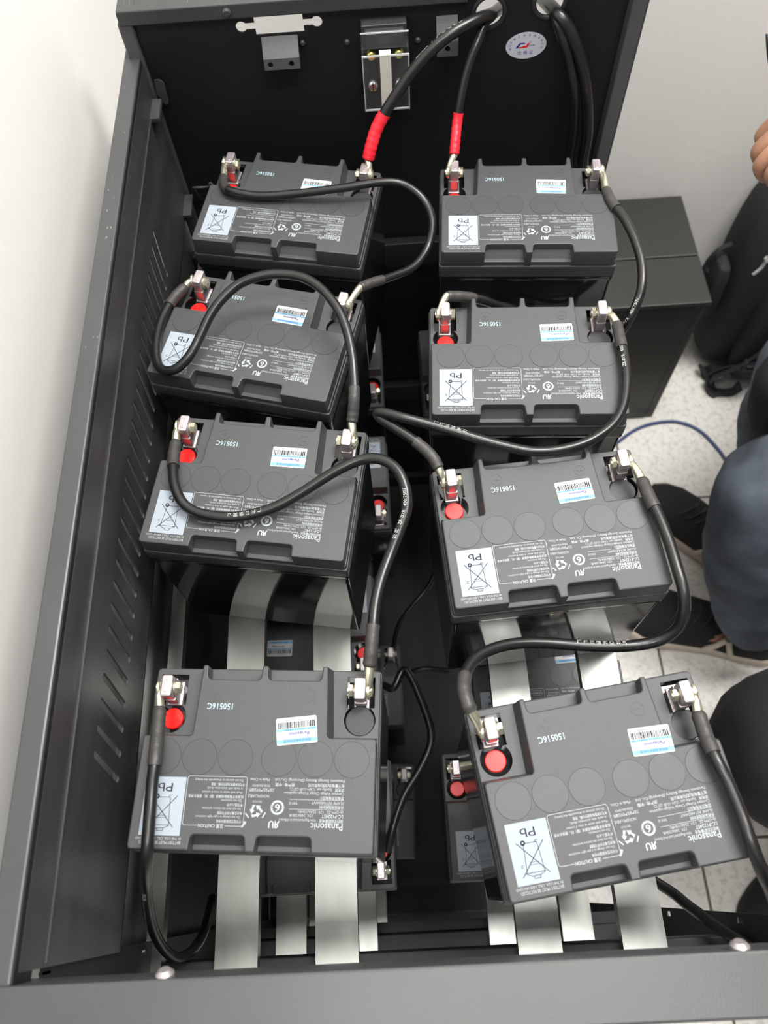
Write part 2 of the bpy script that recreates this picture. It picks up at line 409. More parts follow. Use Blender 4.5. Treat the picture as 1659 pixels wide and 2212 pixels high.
# knife switch terminal block under a clear cover
tb = empty('terminal_block', (13, 722, zc(235)), 0, 'clear covered terminal block with a blank white strip on the rear panel', 'terminal block')
def tpart(mb, name, **k):
    mb.v = [tuple(Vector(v) - Vector((13, 722, zc(235)))) for v in mb.v]; return mb.build(name, tb, **k)
b = MB(); b.box(-8, 34, 712, 725, zc(188), zc(272), 'matteblack', bev=1); b.box(-5, 31, 706, 712, zc(254), zc(270), 'matteblack', bev=1); tpart(b, 'base')
b = MB(); b.box(-9, 35, 694, 695.5, zc(200), zc(254), 'clear'); b.box(-9, -7.5, 695.5, 712, zc(196), zc(256), 'clear'); b.box(33.5, 35, 695.5, 712, zc(196), zc(256), 'clear'); b.box(-9, 35, 700, 702, zc(258), zc(273), 'clear')
for q in ((-9, 35, 693.6, 695, 254, 255.4), (-9, 35, 693.6, 695, 199, 200.4), (-9, -8, 693.6, 694.6, 200, 254), (34, 35, 693.6, 694.6, 200, 254), (-9, 35, 700, 701, 272, 273)): b.box(*q[:4], zc(q[4]), zc(q[5]), 'clearedge')
tpart(b, 'clear_cover', smooth=False)
for x in (0, 26):
    for z in (246, 214):
        b = MB(); b.cyl((x, 712, zc(z)), (0, -1, 0), 4.2, 6, 'brass', 18, 1); tpart(b, 'brass_stud')
    b = MB(); b.cyl((x, 696, zc(226)), (0, -1, 0), 4.4, 4, 'silver', 18, 1.4); b.box(x - .5, x + .5, 691, 692.2, zc(221), zc(231), 'matteblack'); tpart(b, 'cover_screw')
b = MB(); b.box(7.5, 18, 692.2, 694, zc(199), zc(255), 'label'); b.box(7.5, 18, 692.2, 700, zc(255), zc(256.5), 'label'); tpart(b, 'paper_strip', smooth=False)
# raised lettering of the cover, reading down its sides
b = MB(); text(b, 'DKZB', 'clear', 0, 0, 0, 4, 13, flip=False, mp=lambda x, y, z: (-2 + y, 693.6, zc(212) - x)); text(b, '600V', 'clear', 0, 0, 0, 4, 13, flip=False, mp=lambda x, y, z: (28 + y, 693.6, zc(252) - x)); tpart(b, 'cover_lettering', smooth=False)
# oval inspection sticker
b = MB(); SM = lambda x, y, z: (149 + x, 725.6 - z, zc(234) + y)
b.prism([(19.5 * math.cos(a), 13.2 * math.sin(a)) for a in [2 * math.pi * k / 40 for k in range(40)]], 0, .25, 'stickerpale', mp=SM)
text(b, '合 格 证', 'navy', -7.5, -8.6, .3, 3.0, 15, flip=False, mp=SM)
for i, ch in enumerate('佛山市南北控电源有限公司'):
    a = R(196 - i * 19.2); cx, cy = 15.6 * math.cos(a), 10.2 * math.sin(a); t = a - math.pi / 2
    text(b, ch, 'navy', 0, 0, 0, 1.8, 2.2, flip=False, mp=lambda x, y, z, cx=cx, cy=cy, t=t: SM(cx + (x - 1.1) * math.cos(t) - (y - .9) * math.sin(t), cy + (x - 1.1) * math.sin(t) + (y - .9) * math.cos(t), .3))
b.prism([(-10, -2.2), (-7.6, -2.2), (-5.2, 1.6), (-1, 1.6), (-1.6, 2.8), (-6.6, 2.8)], .26, .34, 'navy', mp=SM)
b.prism([(-7, -2.2), (1, -2.2), (3.6, 2.2), (1.2, 2.2), (.2, -.2), (-3, -.2), (-3.4, -1), (-6.4, -1)], .28, .36, 'red', mp=SM)
text(b, 'POWER', 'navy', 1.6, -1.0, .4, 1.8, 7, flip=False, mp=SM); text(b, '®', 'navy', 3.4, 2.6, .4, 1.4, 1.6, flip=False, mp=SM)
b.v = [tuple(Vector(v) - Vector((149, 725.4, zc(234)))) for v in b.v]
o = b.build('inspection_sticker', smooth=False); o.location = (149 * S, 725.4 * S, zc(234) * S)
tag(o, 'oval silver inspection sticker with red and blue logo on the rear panel', 'sticker')
# ------------------------------------------------------------ galvanised rails carrying the batteries
def rail(x0, x1, lv, label, side=False):
    b = MB(); L = 772
    pts = [(0, -60), (x1 - x0, -60), (x1 - x0, 720), (0, 720)]
    b.box(0, x1 - x0, 0, L, -1.6, 0, 'galv'); b.box(0, 1.5, 0, L, -12, -1.6, 'galv'); b.box(x1 - x0 - 1.5, x1 - x0, 0, L, -12, -1.6, 'galv')
    o = b.build('support_rail', smooth=False); o.location = (x0 * S, -60 * S, zc(lv) * S)
    return tag(o, label, 'rail', 'galvanised rails of the battery shelves')
names = ['next to the louvred side panel', 'second from the louvred side panel', 'at the right edge of the left battery row', 'under the left side of the right battery row', 'nearest the removed right side']
XS = [(-227, -213.5), (-170, -135), (-88, -53), (75.5, 110.5), (159, 194)]
for (x0, x1), n in zip(XS, names): rail(x0, x1, 0, 'galvanised steel rail of the top shelf, ' + n)
for (x0, x1), n in zip(XS[1:], names[1:]): rail(x0, x1, -300, 'galvanised steel rail of the middle shelf, ' + n)
for (x0, x1), n in zip(XS[1:3], names[1:3]): rail(x0, x1, -600, 'galvanised steel rail of the bottom shelf, ' + n)
# ------------------------------------------------------------ the batteries
def keyhole(sx):
    # rectangular pocket with a round end, counter-clockwise; mirrored for the right side
    cx, cy, r = 67.7, 26, 11.2
    a1 = math.asin((34.5 - cy) / r); pts = [(58, 56.5)]
    pts = [(78, 56.5), (58, 56.5), (58, 34.5)]
    st = math.pi - a1; en = 2 * math.pi + a1
    for k in range(21):
        a = st + (en - st) * k / 20; pts.append((cx + r * math.cos(a), cy + r * math.sin(a)))
    pts.append((78, 34.5))
    if sx < 0: pts = [(-x, y) for x, y in pts][::-1]
    return pts
def make_battery():
    t = empty('lead_acid_battery')
    # case
    b = MB(); b.prism(rrect(-81.3, 81.3, -61.3, 61.3, 3), 0, 143, 'case', chb=1.5)
    b.prism(rrect(-82.3, 82.3, -62.3, 62.3, 3), 138.5, 143.2, 'case', chb=.5)
    o = b.build('case', t)
    # lid
    b = MB()
    b.prism(rrect(-82.5, 82.5, -62.5, 62.5, 3), 143.6, 153.6, 'lid', chb=.5)
    KH = [keyhole(1), keyhole(-1)]
    b.prism(rrect(-82.5, 82.5, -62.5, 62.5, 3), 153.6, 157, 'lid', ch=1.2, holes=KH, bottom=False)
    b.prism(rrect(-81.6, 81.6, -61.2, 61.2, 3), 156.9, 162, 'lid', ch=1, holes=KH, bottom=False)
    T = [(-80.6, -61.6), (-40.3, -61.6), (-39.6, -52), (-4.2, -52), (-3.0, -61.8), (3.0, -61.8), (4.2, -52), (39.6, -52), (40.3, -61.6), (80.6, -61.6),
         (80.6, 11.2), (46.8, 11.2), (44.8, 60.6), (41.2, 60.6), (40.4, 50.4), (2.6, 50.4), (2, 60.6), (-2, 60.6), (-2.6, 50.4), (-40.4, 50.4), (-41.2, 60.6), (-44.8, 60.6), (-46.8, 11.2), (-80.6, 11.2)]
    rr = [3, .8, 2.6, 2.6, .8, .8, 2.6, 2.6, .8, 3, 2.5, 2.5, .8, .8, 3, 3, .8, .8, 3, 3, .8, .8, 2.5, 2.5]
    b.prism(rpoly(T, rr, 4), 157, 175, 'lid', ch=1.0, bottom=False)
    # sloping floors of the hand holds, sloping skirts of the terminal recesses
    for x0, x1 in ((-40, -3.6), (3.6, 40)):
        b.add([(x0, -61.9, 157), (x1, -61.9, 157), (x1, -51.5, 168.5), (x0, -51.5, 168.5)], [(0, 1, 2, 3)], 'lid')
    for sx in (-1, 1):
        f = [(0, 1, 2, 3)] if sx > 0 else [(3, 2, 1, 0)]
        b.add([(sx * 46.6, 11.2, 174), (sx * 50, 14, 162), (sx * 47.8, 60.4, 162), (sx * 44.8, 60.4, 174)], f, 'lid')
        f = [(0, 1, 2, 3)] if sx < 0 else [(3, 2, 1, 0)]
        b.add([(sx * 46.6, 11.2, 174), (sx * 50, 13.6, 162), (sx * 80.6, 13.6, 162), (sx * 80.6, 11.2, 174)], f, 'lid')
        # raised polarity mark moulded in the lid
        b.prism(circle(sx * 33, 40, 4.6, 28), 175, 175.18, 'lid', holes=[circle(sx * 33, 40, 4.3, 28)], bottom=False)
        b.box(sx * 33 - 2.4, sx * 33 + 2.4, 39.6, 40.4, 175, 175.2, 'lid')
        if sx < 0: b.box(sx * 33 - .4, sx * 33 + .4, 37.6, 42.4, 175, 175.2, 'lid')
    lid = b.build('lid', t, angle=30)
    for i in range(6):
        cx = (i - 2.5) * 24.8 + (2.4 if i > 2 else -2.4)
        b = MB(); ring(b, cx, -2.8, 11.75, 12.05, 175.02, 'seam', 40); b.prism(circle(cx, -2.8, 11.75, 40), 174.6, 175.16, 'plug', bottom=False)
        b.build('vent_plug', t, angle=30)
    for sx in (-1, 1):
        b = MB(); kh = keyhole(sx); ki = inset(kh, .12)
        b.prism(kh, 153.6, 153.9, 'epoxy', bottom=False)
        n = len(ki); b.add([(x, y, 153.7) for x, y in ki] + [(x, y, 161.7) for x, y in ki], [((i + 1) % n, i, n + i, n + (i + 1) % n) for i in range(n)], 'epoxy')
        w_ = b.build('terminal_well', t, angle=40)
        w_['label'] = 'glossy black terminal well'
        b = MB()
        if sx < 0:
            b.prism(circle(-67.7, 26, 7.5, 40), 153.9, 156.6, 'red', ch=.6, bottom=False); o = b.build('polarity_disc', t, angle=50); o['label'] = 'red positive disc'
        else:
            b.prism(circle(67.7, 26, 10.8, 40), 153.9, 158.4, 'matteblack', ch=.8, bottom=False); o = b.build('polarity_disc', t, angle=50); o['label'] = 'black negative disc'
        # post
        b = MB(); px = sx * 68.2
        b.box(px - 5.5, px + 5.5, 35.5, 53, 153.9, 155.6, 'lead', bev=.6)
        b.prism(rrect(px - 4.2, px + 4.2, 36.4, 52.2, 1.2), 155.4, 168, 'lead')
        b.prism(rrect(px - 4.0, px + 4.0, 36.8, 52, 2), 167.6, 180.5, 'lead', ch=1.1)
        b.prism(rrect(px - 1.6, px + 1.6, 39.5, 49, 1.5), 180.5, 180.9, 'lead', ch=.2, holes=(rrect(px - .8, px + .8, 40.4, 48, .7),))
        post = b.build('terminal_post', t, angle=40)
        b = MB(); b.cyl((px - 9, 44.5, 172.5), (1, 0, 0), 2.5, 18, 'zinc', 16, .4)
        b.cyl((px - 8.2, 44.5, 172.5), (1, 0, 0), 4.6, 3.4, 'zinc', 6, .6); b.build('bolt', post, angle=30)
        b = MB(); b.cyl((px + 4.4, 44.5, 172.5), (1, 0, 0), 5.2, 1, 'zinc', 20, .3); b.cyl((px + 5.4, 44.5, 172.5), (1, 0, 0), 4.6, 3.2, 'zinc', 6, .6); b.build('nut', post, angle=30)
    # printing on the lid
    z = 175.08; P = MB()
    text(P, 'Panasonic', 'ink', 60.2, -43.2, z, 4.2, 21, bold=.16)
    text(P, '阀控式铅酸蓄电池', 'ink', 60.2, -40.9, z, 1.7, 15.5, bold=.06); text(P, 'Valve Regulated Lead-Acid Battery', 'ink', 42.5, -40.9, z, 1.7, 24.5)
    text(P, 'LC-P1224ST', 'ink', 60.2, -37.9, z, 2.2, 14.2, bold=.1); text(P, '12V, 24Ah/20HR', 'ink', 40, -37.9, z, 1.8, 15.5)
    text(P, '(6-GFM-22,  12V, 22Ah/10HR)', 'ink', 60.2, -35.6, z, 1.7, 30)
    line(P, (59.8, -34.9), (24.2, -34.9), .25, z, 'ink'); line(P, (59.8, -29), (24.2, -29), .25, z, 'ink')
    text(P, '外壳采用阻燃材料', 'ink', 60.2, -32.4, z, 1.7, 16, bold=.06); text(P, 'FLAME RETARDANT', 'ink', 60.2, -29.9, z, 1.7, 21, slant=.25); text(P, '94V-0', 'ink', 29.5, -30.4, z, 1.8, 5.5)
    text(P, '定电压充电电压值', 'ink', 60.2, -26.8, z, 1.7, 16, bold=.06); text(P, 'Constant Voltage Charge Voltage regulation', 'ink', 60.2, -24.2, z, 1.8, 40)
    text(P, '浮充用', 'ink', 60.2, -21.6, z, 1.7, 6, bold=.06); text(P, 'Standby use: 13.6V~13.8V (25°C)', 'ink', 52, -21.6, z, 1.8, 28)
    text(P, '松下蓄电池(沈阳)有限公司', 'ink', 60.2, -18.9, z, 1.7, 24, bold=.06); text(P, '原产地 : 中国', 'ink', 27, -18.9, z, 1.7, 13, bold=.06)
    text(P, 'Panasonic Storage Battery (Shenyang) Co., Ltd.', 'ink', 60.2, -16, z, 1.8, 47); text(P, 'Made in China', 'ink', 9.8, -16, z, 1.8, 13)
    text(P, '工业产品生产许可证编号 :', 'ink', 13.5, -22.6, z, 1.6, 17.5, bold=.05); text(P, 'XK06-006-00430', 'ink', 10.5, -20, z, 1.5, 12)
    text(P, 'NONSPILLABLE', 'ink', 10.3, -26.4, z, 1.8, 14.2)
    text(P, 'RECYCLE', 'ink', 5.6, -30.2, z, 1.2, 6)
    # recycling arrows
    for k in range(3):
        a0 = R(90 + 120 * k); cx, cy = 2.4, -36.6
        def rp(x, y): return (cx - (x * math.cos(a0) - y * math.sin(a0)), cy - (x * math.sin(a0) + y * math.cos(a0)))
        P.flat([rp(x, y) for x, y in [(2.2, -3.0), (4.1, -2.2), (3.2, .7), (4.2, 1.2), (1.6, 3.2), (.9, .2), (1.9, .5), (2.4, -1.4)]], z, 'ink')
    line(P, (8.8, -37.4), (7.0, -40.8), .8, z, 'ink'); line(P, (-4.4, -38.2), (-2.0, -41), .8, z, 'ink')
    # round mark with a 6
    P.flat(circle(16.4, -34.2, 4.5, 36), z, 'ink', holes=[circle(16.4, -34.2, 3.2, 36)])
    P.flat([(21.3, -34.2), (20.2, -32.8), (20.2, -35.6)][::-1], z, 'ink'); P.flat([(11.5, -34.2), (12.6, -35.6), (12.6, -32.8)][::-1], z, 'ink')
    text(P, '6', 'ink', 18.1, -36.9 + 4.8, z, 4.6, 3.4, bold=.2)
    # recognised component mark (a joined R and U, mirrored)
    text(P, 'R', 'ink', 0, 0, z, 4.2, 3.4, bold=.35, flip=False, slant=0, mp=lambda x, y, zz: (15.4 + x, -42.6 - y, zz))
    text(P, 'U', 'ink', 14.9, -42.6, z, 4.2, 3.6, bold=.35)
    P.flat([(-4.6, -44.2), (-6.8, -46.4), (-5.9, -47.2), (-3.9, -44.9)], z, 'ink'); P.flat(circle(-4.3, -44.0, .9, 12), z, 'ink')
    # caution box
    bx = rrect(-45.6, -5.3, -46.4, -15.4, 2, 5)
    top = [(-45.6, -46.2)]
    for p, q in (((-45.6, -44.6), (-45.6, -17)), ((-44, -15.4), (-7, -15.4)), ((-5.3, -17), (-5.3, -44.6)), ((-7, -46.3), (-17.4, -46.3)), ((-35.8, -46.3), (-44, -46.3))): line(P, p, q, .32, z, 'ink')
    for (cx, cy, a) in ((-44, -17, 90), (-7, -17, 0), (-7, -44.7, -90), (-44, -44.7, 180)):
        pts = [(cx + 1.6 * math.cos(R(a + q)), cy + 1.6 * math.sin(R(a + q))) for q in range(0, 91, 15)]
        for i in range(6): line(P, pts[i], pts[i + 1], .32, z, 'ink')
    text(P, '注意 CAUTION', 'ink', -18.2, -45.4, z, 2.0, 17, bold=.1)
    rows = ['·不可在密闭容器中充电', '  Do not charge in a gas tight container.', '·电池各端子间不可短路', '  Do not short the battery terminals.', '·不可投入火中', '  Do not incinerate.', '·如身体不慎接触电解液（酸）时，请用水冲洗', '  Flush with water at once if contact', '  is made with electrolyte (Acid).', '·不可对本蓄电池进行分解、改造', '  Do not attempt to disassemble the battery.']
    wd = [17, 30, 17, 26, 11, 14, 37.5, 27, 24, 23, 33]
    for i, (s_, ww) in enumerate(zip(rows, wd)): text(P, s_.strip(), 'ink', -6.4 - (1.6 if s_[0] == ' ' else 0), -42.6 + i * 2.56, z, 1.55, ww, bold=.05 if s_[0] == '·' else 0)
    text(P, 'BATTERY MUST BE RECYCLED.', 'ink', -45.5, -56.3, z, 1.9, 28); text(P, 'IN THE U.S.A. CALL 1-800-SAV-LEAD', 'ink', -45.5, -54, z, 1.6, 30)
    text(P, '150516C', 'inkblue', -20.6, 33.5, z, 4.2, 18, bold=.08)
    pr = P.build('printed_lettering', t, smooth=False); pr['label'] = 'pale grey printed lettering'
    # lead warning panel
    b = MB(); b.flat([(-73.9, -53), (-46.6, -53), (-46.6, -16.3), (-73.9, -16.3)], 175.04, 'paperpb'); z2 = 175.2
    text(b, 'Pb', 'black', -55.2, -24.2 + 4.9 - 1.0, z2, 5.4, 10)
    def bl(*pts, w_=.42):
        for p, q in zip(pts, pts[1:]): line(b, p, q, w_, z2, 'black')
    X = lambda x: -60.2 - x
    bl((X(-8.5), -48), (X(9), -28.2)); bl((X(9), -48.5), (X(-9), -28.4))
    bl((X(-5.4), -46.8), (X(-4.4), -29.2), (X(4.4), -29.2), (X(6), -46.8), w_=.3)
    bl((X(-6), -46.6), (X(7), -46.6), w_=.3); bl((X(-6), -46.6), (X(-3), -48.2), (X(3), -48.6), (X(7), -46.6), w_=.3)
    ring(b, X(4.6), -28.8, .7, 1.6, z2, 'black', 20); bl((X(-5.4), -28), (X(-3.4), -28), (X(-3.4), -29.6), w_=.3)
    bl((X(-3), -42), (X(3), -42), w_=.2); bl((X(-3), -40.6), (X(3), -40.6), w_=.2); bl((X(-2), -48.4), (X(-2), -50), (X(2), -50), (X(2), -48.4), w_=.3); bl((X(7.3), -43), (X(8.6), -43), (X(8.6), -41.6), (X(7.3), -41.6), w_=.25)
    b.build('lead_warning_panel', t, smooth=False)
    # barcode sticker: its own little mesh, placed per battery
    b = MB(); b.prism(rrect(-14, 14, -9.1, 9.1, 1.2, 4), 0, .12, 'white', bottom=False)
    b.flat([(-14, -8.2), (14, -8.2), (14, -5.4), (-14, -5.4)], .06, 'sky'); b.flat([(-13.9, -.1), (13.9, -.1), (13.9, 1.5), (-13.9, 1.5)], .06, 'sky')
    rn = random.Random(7); x = -12.6
    while x < 12.2:
        ww = rn.choice([.36, .36, .5, .8]); b.flat([(x, 1.7), (x + ww, 1.7), (x + ww, 6.1), (x, 6.1)], .1, 'black'); x += ww + rn.choice([.34, .45, .6])
    text(b, 'Panasonic', 'navy', 8.6, -1.2, .25, 2.2, 14, bold=.08)
    text(b, '授权经销商防伪标签', 'navy', 9.6, -5.9, .25, 1.5, 19); text(b, '0817 150516 00421 30', 'navy', 13.2, 1.1, .25, 1.0, 26)
    text(b, '2607156080045', 'black', 2.2, 7.8, .25, .9, 10)
    st = b.build('barcode_sticker', t, smooth=False); st.location = (25 * S, 20 * S, 175.1 * S)
    return t
proto = make_battery()
for o in bpy.data.objects:
    if o.parent: CH.setdefault(o.parent.name, []).append(o)
BAT = [ # x, y, turn, shelf height, sticker x, y, turn, label, group
 (-89.4, 607.9, -12.0, 0, 24.2, 19.8, -1.9, 'dark grey battery in the far left corner, red-taped cable on its right terminal'),
 (-116.2, 451.6, -15.6, 0, 25.5, 20.7, -1.2, 'dark grey battery, second from the back in the left row, a cable arching over it'),
 (-113.0, 300.3, -9.7, 0, 23.6, 23.6, 1.2, 'dark grey battery, third back in the left row, a cable swooping across its label'),
 (-105.3, 88.9, -4.07, 0, 25.6, 15.9, 6.6, 'dark grey battery nearest the front in the left row, standing apart on bare rails'),
 (138.9, 582.4, -4.65, 0, 24.2, 21.0, -1.9, 'dark grey battery at the back of the right row, red-taped cable on its left terminal'),
 (116.7, 408.0, -3.85, 0, 27.5, 21.7, 1.7, 'dark grey battery, second from the back in the right row, cable down its right edge'),
 (113.9, 249.8, 3.5, 0, 25.3, 22.8, 2.7, 'dark grey battery, third from the back in the right row, next to the beige-soled shoe'),
 (127.4, 61.2, 7.37, 0, 35.4, 18.2, -3.1, 'dark grey battery nearest the front in the right row, turned askew with full red disc'),
 (-106, 64, 180, -300, 25, 20, 2, 'battery in shadow on the middle shelf under the front left battery, terminals to the front'),
 (-116, 270, 180, -300, 25, 20, -2, 'battery in shadow on the middle shelf, seen between the bare rails of the left row'),
 (-92, 456, 180, -300, 25, 20, 1, 'battery in shadow on the middle shelf whose terminal shows right of the third left battery'),
 (-92, 632, 180, -300, 25, 20, 0, 'battery in shadow on the middle shelf, farthest back on the left'),
 (112, 68, 0, -300, 25, 20, 0, 'battery in shadow on the middle shelf under the askew front right battery'),
 (150, 205, 0, -300, 25, 20, 2, 'battery in shadow on the middle shelf, seen between the bare rails of the right row'),
 (122, 618, 180, -300, 25, 20, 0, 'battery in shadow on the middle shelf, farthest back on the right'),
 (-92, 277, 0, -600, 25, 20, 0, 'battery in deep shadow on the bottom shelf with its black disc in the central gap'),
 (-84, 106, -3, -600, 25, 20, 0, 'battery in deep shadow on the bottom shelf, nearest the front'),
]
for i, (x, y, a, lv, sx, sy, sa, lab) in enumerate(BAT):
    o = proto if i == 0 else copy_tree(proto)
    o.location = (x * S, y * S, zc(lv) * S); o.rotation_euler = (0, 0, R(a))
    tag(o, lab, 'battery', 'top shelf batteries' if lv == 0 else 'middle shelf batteries' if lv == -300 else 'bottom shelf batteries')
    for c in o.children:
        if c.name.startswith('barcode_sticker'): c.location = (sx * S, sy * S, 175.1 * S); c.rotation_euler = (0, 0, R(sa))
